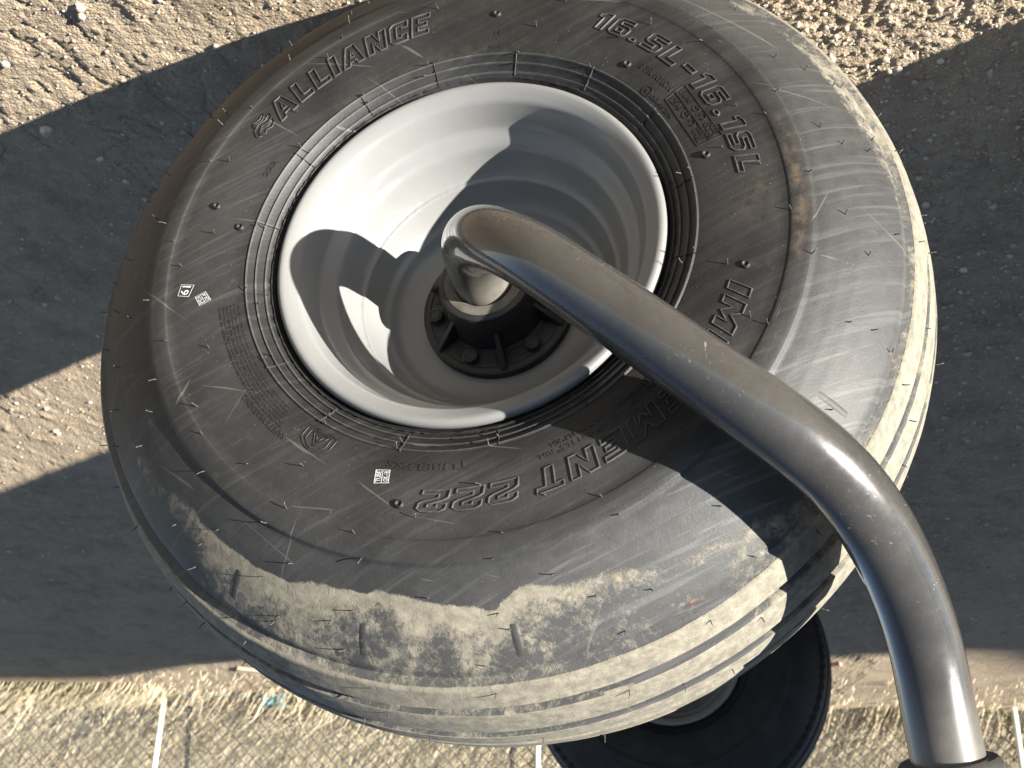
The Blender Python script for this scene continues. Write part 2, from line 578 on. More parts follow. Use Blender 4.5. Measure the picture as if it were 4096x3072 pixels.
# ------------------------------------------------------------------ main wheel
CW = Vector((0.05591221, 1.22264972, 0.50098216))      # centre of the outer rim plane
HZ = Vector((0.96852176, 0.24892891, 0.0))
VV = Vector((0.00335105, -0.01303812, 0.99990938))
NN = Vector((0.24890636, -0.96843400, -0.01346187))
TR = 0.504
SMID = -0.193
base = CW + NN * SMID - VV * TR
WM = Matrix(((HZ.x, VV.x, NN.x, base.x), (HZ.y, VV.y, NN.y, base.y), (HZ.z, VV.z, NN.z, base.z), (0, 0, 0, 1)))
OFF = (0, TR, -SMID)
wheel = empty('wheel_assembly', WM)
tag(wheel, 'large dusty black implement tyre on a pale grey rim in the foreground', 'wheel')

# tyre profile, outer face first (r, s) with s = 0 on the outer rim plane
SIDE = [(.2060, -.040), (.2120, -.022), (.2230, -.0125), (.2262, -.0090), (.2275, -.0070), (.2290, -.0050),
        (.2298, -.0032), (.2305, -.0032), (.2312, -.0052), (.2350, -.0030),
        (.2362, -.0012), (.2370, -.0003), (.2380, -.0006), (.2385, -.0016), (.2450, .0030),
        (.2458, .0048), (.2466, .0054), (.2476, .0050), (.2482, .0040), (.2545, .0085),
        (.2552, .0102), (.2560, .0108), (.2572, .0104), (.2580, .0094), (.2680, .0118), (.2850, .0142),
        (.3050, .0152), (.3250, .0148), (.3400, .0136), (.3505, .0121),
        (.3517, .0126), (.3526, .0131), (.3545, .0133), (.3620, .0124), (.3700, .0104), (.3742, .0092), (.3752, .0086),
        (.3768, .0050), (.3785, .0036), (.3900, -.0010), (.4050, -.0085), (.4200, -.0178), (.4350, -.0288),
        (.4480, -.0400), (.4580, -.0500), (.4630, -.0555), (.4655, -.0600), (.4660, -.0640), (.4675, -.0672),
        (.4785, -.0712), (.4805, -.0730), (.4850, -.0850), (.4892, -.0970), (.4908, -.1015),
        (.4898, -.1028), (.4858, -.1042), (.4854, -.1060), (.4866, -.1180), (.4936, -.1196), (.4946, -.1206),
        (.4978, -.1330), (.5004, -.1500), (.5014, -.1610),
        (.5004, -.1622), (.4958, -.1636), (.4954, -.1655), (.4958, -.1765), (.5024, -.1780), (.5034, -.1790), (.5040, -.1930)]
SIDE = np.array(SIDE)
SIDE_F = [SIDE[0]]
for p_, q_ in zip(SIDE[:-1], SIDE[1:]):
    k_ = max(1, int(np.hypot(*(q_ - p_)) / .0026)) if q_[0] > .355 else 1
    for i_ in range(1, k_ + 1): SIDE_F.append(p_ + (q_ - p_) * i_ / k_)
SIDE_F = np.array(SIDE_F)
MIR = SIDE[:-1][::-1].copy(); MIR[:, 1] = 2 * SMID - MIR[:, 1]
TP = np.concatenate([SIDE_F, MIR])
TP2 = np.concatenate([SIDE, MIR])


def face_s(r):
    o = np.argsort(SIDE[:40, 0])
    return np.interp(r, SIDE[:40, 0][o], SIDE[:40, 1][o])


SEG = 720


def tyre_wob(th, pr):
    w = np.zeros((len(th), len(pr)))
    r = np.zeros_like(w)
    for k, (rr, ss) in enumerate(pr):
        if .2296 < rr < .2314 and ss > -.1:     # ragged flash beside the rim
            q = fbm(th * 40, th * 0 + k * .2, 5, 3)
            w[:, k] += .003 * (q - .5); r[:, k] += .0016 * (fbm(th * 55, th * 0, 8, 3) - .5)
        if rr > .38:
            w[:, k] += .0012 * (fbm(th * 6, th * 0 + rr * 30, 2, 3) - .5)
            r[:, k] += .0012 * (fbm(th * 9, th * 0 + ss * 40, 9, 4) - .5)
    w[-1] = w[-1]
    return r, w


V, F = lathe(TP, SEG, wob=tyre_wob)
tyre = mesh_obj('tyre', V, F, RUB, wheel, OFF, smooth=True, sharp=38)


def set_attr(o, V):
    V = np.asarray(V)
    r = np.hypot(V[:, 0], V[:, 1]); ph = np.degrees(np.arctan2(V[:, 1], V[:, 0])) % 360
    s = V[:, 2]

    def win(c, hw, soft):
        d = np.abs((ph - c + 180) % 360 - 180)
        return np.clip((hw + soft - d) / soft, 0, 1)
    lo = fbm(ph / 9.0, ph * 0, 41, 4); lo2 = fbm(ph / 4.0, r * 30, 44, 4)
    top = win(82, 52, 22)                 # side that is up in the world
    ea = [-30, 0, 15, 33, 46, 60, 72, 82, 90, 96, 100, 112, 122, 140, 158, 180, 200, 225, 250, 275, 300, 330]
    er = [.47, .455, .435, .416, .413, .412, .407, .4035, .409, .418, .401, .408, .424, .446, .457, .455, .436, .425, .45, .47, .47, .47]
    edge = np.interp((ph + 30) % 360 - 30, ea, er) + .016 * (lo - .5) + .010 * (lo2 - .5)
    soft = np.interp(ph, [0, 40, 58, 104, 116, 150, 360], [.026, .020, .010, .009, .024, .03, .03])
    ins = np.clip((r - edge) / soft + .5, 0, 1)
    dens = np.interp(ph, [0, 15, 35, 55, 75, 92, 104, 116, 140, 170, 360], [.2, .42, .66, .90, 1.0, .98, .86, .74, .70, .6, .3])
    d_top = ins * (.44 + .44 * np.exp(-np.maximum(r - edge, 0) / .016)) * top * dens
    d_left = ins * .52 * np.maximum(win(190, 62, 25), .0)
    tread = np.where((s < -.0575), 1.0, 0.0)
    groove = np.where((s < -.1034) & (s > -.1198) | (s < -.1628) & (s > -.1784) | (s < -.2076) & (s > -.2232) | (s > -.0708), 1, 0)
    d_tr = tread * (.98 - .66 * groove - .32 * win(10, 35, 40) - .22 * win(300, 50, 40))
    dust = np.maximum(np.maximum(d_top * (.80 + .64 * lo2), d_left * (.6 + .7 * lo2)), d_tr)
    dust = np.maximum(dust, .26 * win(60, 110, 30) * np.clip((r - .40) / .05, 0, 1))
    scuff = np.clip((r - .368) / .02, 0, 1) * win(175, 62, 30) * .62 + np.clip((r - .335) / .06, 0, 1) * win(85, 60, 30) * .45
    scuff = np.maximum(scuff, .42 * win(355, 26, 20) * np.clip((r - .262) / .01, 0, 1))
    scuff = np.maximum(scuff, .30 * win(40, 60, 30) * np.clip((r - .27) / .03, 0, 1))
    scuff = np.maximum(scuff, .55 * win(235, 32, 18) * np.clip((r - .385) / .03, 0, 1))
    scuff = np.maximum(scuff, ins * top * 1.0); scuff = np.maximum(scuff, groove * tread * 1.15)
    for rr_ in (.2560, .2466, .2370): scuff = np.maximum(scuff, np.where(np.abs(r - rr_) < .0009, 1.0, 0))
    brown = np.clip(1 - np.abs(r - .362) / .010, 0, 1) * win(183, 9, 7) + np.clip(1 - np.abs(r - .318) / .02, 0, 1) * win(181, 3, 4) * .6
    brown = np.maximum(brown, .45 * np.clip(1 - np.abs(r - .262) / .012, 0, 1) * win(280, 20, 20) * .5)
    for nm, val in (('dust', dust), ('scuff', scuff), ('brown', brown)):
        a = o.data.attributes.new(nm, 'FLOAT', 'POINT')
        a.data.foreach_set('value', np.clip(val, 0, 1.2).astype(np.float32))


set_attr(tyre, V)

# rim -----------------------------------------------------------------
RIMP = [(.2035, -.058), (.2120, -.030), (.2210, -.0135), (.2232, -.0075), (.2228, -.0025), (.2205, .0004), (.2175, .0013), (.2140, .0004),
        (.2085, -.0026), (.2030, -.0060), (.1995, -.0088), (.1980, -.0125), (.1958, -.0185), (.1935, -.0260), (.1912, -.0345),
        (.1893, -.0415), (.1878, -.0450), (.1845, -.0482), (.1790, -.0522), (.1735, -.0560), (.1706, -.0602), (.1690, -.0660),
        (.1668, -.0730), (.1638, -.0820), (.1596, -.0920), (.1566, -.0975), (.1556, -.0982), (.1536, -.0986), (.1520, -.1000), (.1512, -.1024),
        (.1500, -.1062), (.1462, -.1170), (.1410, -.1290), (.1372, -.1342), (.1340, -.1362), (.1310, -.1400), (.1270, -.1462), (.1200, -.1510), (.1100, -.1536), (.0980, -.1545), (.0500, -.1545)]


def rim_wob(th, pr):
    r = np.zeros((len(th), len(pr))); s = r.copy()
    for k, (rr, ss) in enumerate(pr):
        if .1515 < rr < .1570 and -.101 < ss < -.097:
            r[:, k] += .0011 * (fbm(th * 60, th * 0 + k, 3, 3) - .5)
            s[:, k] += .0011 * (fbm(th * 60, th * 0 + k + 9, 4, 3) - .5)
    return r, s


V, F = lathe(RIMP, 360, wob=rim_wob)
rim = mesh_obj('rim', V, F, RIMM, wheel, OFF, smooth=True, sharp=50)
BARREL = [(.0900, -.156), (.1500, -.180), (.1700, -.26), (.1960, -.355), (.2230, -.376), (.2060, -.346), (.1750, -.26), (.2035, -.058)]
V, F = lathe(BARREL, 96)
mesh_obj('inner_barrel', V, F, RIMM, rim, smooth=True, sharp=40)

# hub -----------------------------------------------------------------
HUBP = [(.0905, -.1560), (.0925, -.1540), (.0928, -.1480), (.0920, -.1440), (.0900, -.1425), (.0868, -.1420), (.0640, -.1420), (.0612, -.1395),
        (.0590, -.1300), (.0575, -.1180), (.0566, -.1050), (.0560, -.0900), (.0556, -.0845), (.0545, -.0818), (.0528, -.0808), (.0480, -.0806)]
V, F = lathe(HUBP, 128)
hub = mesh_obj('hub', V, F, CAST, wheel, OFF, smooth=True, sharp=35)
V, F = lathe([(.0480, -.0850), (.0478, -.0800), (.0470, -.0796), (.0400, -.0798), (.0364, -.0800), (.0354, -.0812), (.0348, -.092)], 96)
mesh_obj('seal_ring', V, F, SEAL, hub, smooth=True, sharp=35)
for k in range(6):                       # cast webs
    mb = MB()
    a = math.radians(38 + 60 * k)
    ca, sa = math.cos(a), math.sin(a)
    tx, ty = -sa, ca

    def P(r, s, t): return (r * ca + t * tx, r * sa + t * ty, s)
    w0, w1 = .0044, .0022
    mb.add([P(.054, -.1425, -w0), P(.089, -.1425, -w0), P(.089, -.1395, -w1), P(.0575, -.112, -w1), P(.052, -.112, -w1),
            P(.054, -.1425, w0), P(.089, -.1425, w0), P(.089, -.1395, w1), P(.0575, -.112, w1), P(.052, -.112, w1)],
           [(0, 1, 2, 3, 4), (9, 8, 7, 6, 5), (0, 5, 6, 1), (1, 6, 7, 2), (2, 7, 8, 3), (3, 8, 9, 4)])
    mb.build('web', CAST, hub)
# raised borders of the cast pads, each as a low ridge loop


def ridge_loop(pts, h, w, surf):
    """closed ridge along points (x, y) lying on surf(r)"""
    P = np.array(pts, float); n = len(P)
    d = np.roll(P, -1, 0) - P; d /= np.linalg.norm(d, axis=1)[:, None]
    nr = np.stack([-d[:, 1], d[:, 0]], 1)
    m = nr + np.roll(nr, 1, 0)
    m /= np.maximum(np.linalg.norm(m, axis=1), .25)[:, None]
    L = P + m * w; Rr = P - m * w
    L2 = P + m * w * .35; R2 = P - m * w * .35

    def z(Q, hh): return np.c_[Q, surf(np.hypot(Q[:, 0], Q[:, 1])) + hh]
    V = np.concatenate([z(L, -.0002), z(L2, h), z(R2, h), z(Rr, -.0002)])
    F = []
    for i in range(n):
        j = (i + 1) % n
        for a in range(3):
            F.append((a * n + i, a * n + j, (a + 1) * n + j, (a + 1) * n + i))
    return V, F


def densify(P, step):
    out = []
    for a, b in zip(P, np.roll(P, -1, 0)):
        k = max(1, int(np.linalg.norm(b - a) / step))
        for i in range(k): out.append(a + (b - a) * i / k)
    return np.array(out)


for k in range(6):
    mb = MB()
    c = 8 + 60 * k
    pol = [(c - 22, .0665), (c + 22, .0665), (c + 25, .0835), (c - 25, .0835)]
    pol = np.array([(math.radians(a), r) for a, r in pol])
    pol = densify(pol * [[.07, 1]], .004) / [[.07, 1]]
    xy_ = np.stack([pol[:, 1] * np.cos(pol[:, 0]), pol[:, 1] * np.sin(pol[:, 0])], 1)
    V, F = ridge_loop(xy_, .0012, .0008, lambda r: np.full_like(r, -.142))
    mb.add(V, F)
    mb.build('pad_border', CAST, hub, smooth=True)
bolt0 = None
BP = [(.0, -.1316), (.0052, -.1316), (.0060, -.1322), (.0070, -.1316), (.0088, -.1322), (.0094, -.1334), (.0095, -.1425)]
for k in range(6):
    a = math.radians(8 + 60 * k)
    if bolt0 is None:
        V, F = lathe(BP, 24)
        bolt0 = mesh_obj('bolt', V, F, CAST, hub, smooth=True, sharp=35); b_ = bolt0
    else:
        b_ = bolt0.copy(); COL.objects.link(b_)
    b_.location = (.0745 * math.cos(a), .0745 * math.sin(a), 0)

# ------------------------------------------------------------------ lettering on the tyre
def text_mesh(body, size=1.0, extrude=0.0, offset=0.0):
    cu = bpy.data.curves.new('txt', 'FONT')
    cu.body = body
    cu.size = size
    cu.resolution_u = 2
    cu.offset = offset
    cu.extrude = extrude
    o = bpy.data.objects.new('txt', cu)
    COL.objects.link(o)
    dg = bpy.context.evaluated_depsgraph_get()
    dg.update()
    me = bpy.data.meshes.new_from_object(o.evaluated_get(dg))
    V = np.array([v.co[:] for v in me.vertices]); F = [tuple(p.vertices) for p in me.polygons]
    bpy.data.objects.remove(o); bpy.data.curves.remove(cu); bpy.data.meshes.remove(me)
    return V, F


def subdiv_long(V, F, step):
    bm = bmesh.new()
    vs_ = [bm.verts.new(v) for v in V]
    for f in F:
        try: bm.faces.new([vs_[i] for i in f])
        except ValueError: pass
    bmesh.ops.triangulate(bm, faces=bm.faces[:])
    for _ in range(2):
        ed = [e for e in bm.edges if e.calc_length() > step]
        if not ed: break
        bmesh.ops.subdivide_edges(bm, edges=ed, cuts=1)
    bmesh.ops.triangulate(bm, faces=bm.faces[:])
    bm.verts.index_update()
    V = np.array([v.co[:] for v in bm.verts]); F = [tuple(v.index for v in f.verts) for f in bm.faces]
    bm.free()
    return V, F


def arc_text(mb, body, ph0, ph1, r0, r1, h=.0007, bold=.012):
    """raised text reading clockwise with its tops outward, from angle ph0 to ph1"""
    V, F = text_mesh(body, 1.0, .5, bold)
    x0, x1 = V[:, 0].min(), V[:, 0].max(); y0, y1 = 0.0, .72
    X = (V[:, 0] - x0) / (x1 - x0); Y = (V[:, 1] - y0) / (y1 - y0)
    ph = np.radians(ph0 + (ph1 - ph0) * X); r = r0 + (r1 - r0) * Y
    z = np.where(V[:, 2] > 0, h, -.0004)
    mb.add(np.stack([r * np.cos(ph), r * np.sin(ph), face_s(r) + z], 1), F)


def flat_text(mb, body, cx, cy, ang, hgt, width=None, h=.0006, bold=.01):
    """flat text block centred on polar spot, ang = direction of its baseline"""
    V, F = text_mesh(body, 1.0, .5, bold)
    V[:, 0] -= (V[:, 0].min() + V[:, 0].max()) / 2; V[:, 1] -= .36
    k = hgt / .72
    kx = width / (V[:, 0].max() - V[:, 0].min()) if width else k
    x = V[:, 0] * kx; y_ = V[:, 1] * k
    c, s = math.cos(ang), math.sin(ang)
    X = cx + x * c - y_ * s; Y = cy + x * s + y_ * c
    z = np.where(V[:, 2] > 0, h, -.0003)
    mb.add(np.stack([X, Y, face_s(np.hypot(X, Y)) + z], 1), F)


t_ = .24
G = {
    'L': (.62, [[(0, 1), (t_, 1), (t_, t_), (.62, t_), (.62, 0), (0, 0)]]),
    'I': (.26, [[(0, 0), (0, 1), (.26, 1), (.26, 0)]]),
    'A': (.86, [[(0, 0), (.28, 1), (.58, 1), (.86, 0), (.60, 0), (.56, .17), (.30, .17), (.26, 0)], [(.35, .38), (.43, .72), (.51, .38)]]),
    'N': (.74, [[(0, 0), (0, 1), (.26, 1), (.50, .46), (.50, 1), (.74, 1), (.74, 0), (.50, 0), (.24, .54), (.24, 0)]]),
    'C': (.66, [[(.12, 0), (0, .14), (0, .86), (.12, 1), (.66, 1), (.66, .66), (.44, .66), (.44, .78), (.24, .78), (.24, .22), (.44, .22), (.44, .34), (.66, .34), (.66, 0)]]),
    'E': (.64, [[(0, 0), (0, 1), (.64, 1), (.64, .78), (.24, .78), (.24, .61), (.56, .61), (.56, .40), (.24, .40), (.24, .22), (.64, .22), (.64, 0)]]),
    '1': (.40, [[(.16, 0), (.16, .70), (.0, .70), (.0, .86), (.20, 1), (.40, 1), (.40, 0)]]),
    '6': (.66, [[(.14, 0), (0, .14), (0, .86), (.14, 1), (.62, 1), (.62, .80), (.22, .80), (.22, .62), (.54, .62), (.66, .50), (.66, .14), (.54, 0)],
               [(.22, .20), (.22, .42), (.44, .42), (.44, .20)]]),
    'S': (.66, [[(0, 0), (0, .20), (.44, .20), (.44, .40), (.12, .40), (0, .52), (0, .88), (.12, 1), (.66, 1), (.66, .80), (.22, .80), (.22, .60), (.54, .60), (.66, .48), (.66, .12), (.54, 0)]]),
    '2': (.66, [[(.66, 0), (.66, .20), (.24, .20), (.24, .36), (.56, .50), (.66, .62), (.66, .88), (.54, 1), (.12, 1), (0, .88), (0, .66), (.22, .66), (.22, .80), (.44, .80), (.44, .66), (.10, .48), (0, .36), (0, 0)]]),
    '.': (.24, [[(.04, 0), (0, .08), (.04, .18), (.12, .22), (.20, .18), (.24, .08), (.20, 0)]]),
    '-': (.46, [[(0, .38), (0, .62), (.46, .62), (.46, .38)]]),
    'M': (.92, [[(0, 0), (0, 1), (.27, 1), (.46, .56), (.65, 1), (.92, 1), (.92, 0), (.68, 0), (.68, .52), (.46, .08), (.24, .52), (.24, 0)]]),
    'P': (.66, [[(0, 0), (0, 1), (.54, 1), (.66, .88), (.66, .48), (.54, .36), (.24, .36), (.24, 0)], [(.24, .54), (.24, .82), (.44, .82), (.44, .54)]]),
    '5': None,
    'T': (.70, [[(0, 1), (.70, 1), (.70, .78), (.47, .78), (.47, 0), (.23, 0), (.23, .78), (0, .78)]]),
}

G['5'] = G['S']


def big_word(word, ph0, ph1, r0, r1, slant=.12, gap=.20, h=.0016, w=.0012, hatch=False):
    mb = MB()
    tot = sum(G[c][0] for c in word) + gap * (len(word) - 1)
    span = abs(math.radians(ph1 - ph0)); rm = (r0 + r1) / 2
    x = 0.0
    for c in word:
        wd, polys = G[c]
        for pol in polys:
            P = np.array(pol) + [x, 0]
            P[:, 0] += slant * (P[:, 1] - .5)
            P = densify(P, .16)
            ph = math.radians(ph0) - P[:, 0] / tot * span
            r = r0 + (r1 - r0) * P[:, 1]
            V, F = ridge_loop(np.stack([r * np.cos(ph), r * np.sin(ph)], 1), h, w, face_s)
            mb.add(V, F)
        if hatch:                      # fine ribbing inside the letter
            outer = np.array(polys[0])

            def inside(px, py):
                res = False
                for po in polys:
                    n_ = len(po)
                    for i in range(n_):
                        x1, y1 = po[i]; x2, y2 = po[(i + 1) % n_]
                        if (y1 > py) != (y2 > py) and px < (x2 - x1) * (py - y1) / (y2 - y1) + x1: res = not res
                return res
            for hx in np.arange(.03, wd, .075):
                ylist = np.linspace(.02, .98, 33); run = []
                for yy in list(ylist) + [None]:
                    if yy is not None and inside(hx, yy): run.append(yy)
                    else:
                        if len(run) > 2:
                            for side in (0,):
                                q = np.array([(hx - .012 + x, run[0]), (hx + .012 + x, run[0]), (hx + .012 + x, run[-1]), (hx - .012 + x, run[-1])])
                                q[:, 0] += slant * (q[:, 1] - .5)
                                ph = math.radians(ph0) - q[:, 0] / tot * span; r = r0 + (r1 - r0) * q[:, 1]
                                B = np.stack([r * np.cos(ph), r * np.sin(ph), face_s(r) - .0002], 1)
                                m1 = (B[0] + B[1]) / 2 + [0, 0, .0007]; m2 = (B[2] + B[3]) / 2 + [0, 0, .0007]
                                mb.add([B[0], B[1], B[2], B[3], m1, m2], [(0, 4, 5, 3), (4, 1, 2, 5)])
                        run = []
        x += wd + gap
    o = mb.build('raised_word', RUB, tyre, smooth=True, sharp=50)
    Vv = np.array(mb.v)
    up_ = (Vv[:, 2] - face_s(np.hypot(Vv[:, 0], Vv[:, 1])) > h * .6).astype(np.float32)
    at = o.data.attributes.new('scuff', 'FLOAT', 'POINT'); at.data.foreach_set('value', up_ * 1.2)   # rubbed tops
    return o


big_word('ALLIANCE', 320.2, 280.2, .3015, .3335, slant=.16, gap=.17, hatch=True)
big_word('16.5L-16.1SL', 241.6, 187.0, .3045, .3290, slant=.14, gap=.22)
big_word('IMPLEMENT', 161.8, 106.8, .3010, .3255, slant=.14, gap=.20)
big_word('222', 103.3, 84.8, .3010, .3235, slant=.14, gap=.16)


def polar(pts):
    return np.array([(r * math.cos(math.radians(a)), r * math.sin(math.radians(a))) for a, r in pts])


# interlaced emblem left of the maker's name
mb = MB()
for pol in ([(.0, .30), (.16, .62), (.46, .74), (.70, .60), (1.0, .72), (.92, .46), (.70, .36), (.46, .50), (.20, .38), (.12, .12)],
            [(.30, .05), (.16, .28), (.36, .42), (.62, .26), (.90, .36), (.82, .12), (.62, .02), (.44, .16)],
            [(.25, .80), (.40, 1.0), (.62, .90), (.86, 1.0), (.80, .82), (.62, .74), (.44, .86)]):
    P = densify(np.array(pol), .12)
    ph = np.radians(327.0 - 6.4 * P[:, 0]); r = .3065 + .0265 * P[:, 1]
    V, F = ridge_loop(np.stack([r * np.cos(ph), r * np.sin(ph)], 1), .0011, .0007, face_s)
    mb.add(V, F)
mb.build('raised_emblem', RUB, tyre, smooth=True)

# shield emblem with triangle
mb = MB()
for pol in ([(54.2, .2655), (54.4, .2810), (56.0, .2870), (58.2, .2900), (60.6, .2870), (62.2, .2800), (62.4, .2660), (60.0, .2640), (58.2, .2655), (56.4, .2640)],
            [(55.4, .2672), (55.5, .2800), (56.8, .2850), (58.2, .2876), (59.8, .2850), (61.0, .2795), (61.2, .2675)],
            [(56.3, .2690), (58.3, .2838), (60.4, .2690)], [(57.4, .2712), (58.3, .2785), (59.2, .2712)]):
    V, F = ridge_loop(densify(polar(pol), .004), .0009, .0005, face_s)
    mb.add(V, F)
arc_text(mb, '25 MAX', 60.2, 56.4, .2650, .2676)
mb.build('raised_emblem', RUB, tyre, smooth=True)

# small moulded writing
mb = MB()
arc_text(mb, '10 P.R. NYLON', 225.8, 214.6, .2815, .2900, bold=.02)
arc_text(mb, '106R-00 2096', 217.2, 208.2, .2622, .2676, bold=.015)
arc_text(mb, 'E11', 220.0, 217.9, .2630, .2672, bold=.01)
th = np.linspace(0, 2 * math.pi, 24, endpoint=False)
c_ = polar([(218.95, .2652)])[0]
V, F = ridge_loop(np.stack([c_[0] + .0062 * np.cos(th), c_[1] + .0062 * np.sin(th)], 1), .0008, .0005, face_s); mb.add(V, F)
for pol in ([(213.6, .2722), (213.6, .2858), (197.5, .2868), (197.5, .2722)], [(213.7, .2858), (213.7, .2988), (197.6, .3012), (197.5, .2868)]):
    V, F = ridge_loop(densify(polar(pol), .005), .0009, .0006, face_s); mb.add(V, F)
arc_text(mb, '156A6', 212.8, 208.9, .2885, .2960, bold=.015)
arc_text(mb, '125A6', 212.8, 208.7, .2750, .2825, bold=.015)
for rr in (.2922, .2790):
    c_ = polar([(206.7, rr)])[0]
    for rad_ in (.0046,):
        V, F = ridge_loop(np.stack([c_[0] + rad_ * np.cos(th), c_[1] + rad_ * np.sin(th)], 1), .0008, .0005, face_s); mb.add(V, F)
    V, F = ridge_loop(polar([(206.75, rr - .0042), (206.75, rr + .0042), (206.6, rr + .0042), (206.6, rr - .0042)]), .0007, .0003, face_s); mb.add(V, F)
    V, F = ridge_loop(polar([(207.5, rr), (205.9, rr), (205.9, rr + .0006), (207.5, rr + .0006)]), .0007, .0003, face_s); mb.add(V, F)
    c_ = polar([(203.9, rr)])[0]
    a2 = np.linspace(.6, 5.6, 16)
    ring = np.concatenate([np.stack([c_[0] + .0040 * np.cos(a2), c_[1] + .0040 * np.sin(a2)], 1), np.stack([c_[0] + .0031 * np.cos(a2[::-1]), c_[1] + .0031 * np.sin(a2[::-1])], 1)])
    V, F = ridge_loop(ring, .0008, .0004, face_s); mb.add(V, F)
arc_text(mb, 'FREE', 201.9, 198.6, .2938, .2985, bold=.01)
arc_text(mb, 'ROLLING', 202.3, 198.2, .2882, .2926, bold=.01)
arc_text(mb, 'DRIVE', 201.9, 198.6, .2800, .2846, bold=.01)
arc_text(mb, 'WHEEL', 202.1, 198.3, .2744, .2788, bold=.01)
arc_text(mb, 'TUBELESS', 94.4, 76.0, .2705, .2792, bold=.02)
arc_text(mb, 'DO NOT MOUNT ON 16.5" RIM.', 136.5, 108.4, .2858, .2912, bold=.012)
arc_text(mb, 'WARNING: MOUNT ONLY ON 16.1" RIM.', 137.5, 111.5, .2775, .2830, bold=.012)
arc_text(mb, 'SAFETY WARNING', 51.8, 37.0, .2895, .2965, bold=.015)
lines = ['THIS TIRE MAY EXPLODE CAUSING SERIOUS PERSONAL INJURY OR DEATH',
         'OR DEATH TIRE AND RIM SHOULD NEVER BE MOUNTED BY UNTRAINED',
         'UNDERINFLATE OR OVERLOAD USE ONLY SPECIFIED RIM SIZES LISTED',
         'YOUR DEALER ALWAYS FOLLOW MANUAL INSTRUCTIONS WHEN MOUNTING',
         'HOUR AIR VALVE AND GAUGE STAND CLEAR OF TIRE WHEN INFLATING',
         'AFTER HOURS ALWAYS KEEP RIMS CLEAN AND CHECK BEADS SEATED']
for i, ln in enumerate(lines):
    arc_text(mb, ln, 49.5 - i * .5, 12.5, .2850 - i * .0042, .2876 - i * .0042, h=.0005, bold=.006)
arc_text(mb, 'H', 264.6, 263.2, .2815, .2868)
arc_text(mb, 'B-4', 265.4, 262.4, .2632, .2672)
arc_text(mb, '222', 335.2, 330.2, .2690, .2755, bold=.015)
mb.build('raised_small_lettering', RUB, tyre)

for tx, pa in (('8', -9.5), ('33', 53), ('2', 83), ('33', 114), ('8', 174), ('33', 233)):
    mb = MB()
    V, F = text_mesh(tx, 1.0, .5, .02)
    V[:, 0] -= (V[:, 0].min() + V[:, 0].max()) / 2; V[:, 1] -= .36
    a = math.radians(pa); k = .0085 / .72
    px_ = .0745 * math.cos(a) + k * (V[:, 0] * math.sin(a) + V[:, 1] * math.cos(a))
    py_ = .0745 * math.sin(a) + k * (-V[:, 0] * math.cos(a) + V[:, 1] * math.sin(a))
    mb.add(np.stack([px_, py_, np.where(V[:, 2] > 0, -.1412, -.1424)], 1), F)
    mb.build('cast_numeral', CAST, hub)

# printed white stamps: thin ink patches on the rubber


def stamp(corners, rows, name='white_stamp'):
    """corners: polar quad (bottom-left, bottom-right, top-right, top-left of the text)"""
    Q = polar(corners)
    mb = MB()

    def at(u, v):
        a = Q[0] * (1 - u) + Q[1] * u; b = Q[3] * (1 - u) + Q[2] * u
        return a * (1 - v) + b * v

    def quad(u0, v0, u1, v1):
        P = [at(u0, v0), at(u1, v0), at(u1, v1), at(u0, v1)]
        mb.add([(p[0], p[1], face_s(np.hypot(*p)) + .0005) for p in P], [(0, 1, 2, 3)])
    b = .055
    quad(0, 0, 1, b); quad(0, 1 - b, 1, 1); quad(0, b, b * .7, 1 - b); quad(1 - b * .7, b, 1, 1 - b)
    nrow = len(rows)
    for i, tx in enumerate(rows):
        v1 = 1 - i / nrow; v0 = 1 - (i + 1) / nrow
        if i: quad(b, v1 - .025, 1 - b, v1 + .025)
        V, F = text_mesh(tx, 1.0, 0, .015)
        V, F = subdiv_long(V, F, .5)
        X = (V[:, 0] - V[:, 0].min()) / np.ptp(V[:, 0]); Y = V[:, 1] / .72
        U = .12 + .76 * X; Vv = v0 + (v1 - v0) * (.17 + .66 * Y)
        pts = np.array([at(u, v) for u, v in zip(U, Vv)])
        mb.add(np.c_[pts, face_s(np.hypot(pts[:, 0], pts[:, 1])) + .0006], F)
    return mb.build(name, WHITE, tyre)


stamp([(4.4, .3330), (6.9, .3369), (7.8, .3226), (5.2, .3160)][0:4], ['19'])
stamp([(9.9, .2954), (7.4, .3019), (8.2, .3151), (10.7, .3095)], ['PDI', 'OK-M'])
stamp([(77.8, .2960), (77.3, .2815), (74.2, .2840), (74.8, .2990)], ['TUBE', 'OK-18'])

# moulded vent buttons
VB = [(.0, .0012), (.0014, .0010), (.0024, .0026), (.0036, .0032), (.0046, .0022), (.0052, -.0006)]
v0_ = None
for a, r in ((264.6, .3112), (228.3, .2779), (194.4, .2773), (166.1, .3125), (81.0, .3168), (345.6, .3117), (350.4, .2732)):
    p = polar([(a, r)])[0]
    if v0_ is None:
        V, F = lathe(VB, 18); v0_ = mesh_obj('vent_button', V, F, RUB, tyre, smooth=True, sharp=60); q = v0_
    else:
        q = v0_.copy(); COL.objects.link(q)
    q.location = (p[0], p[1], float(face_s(r)))

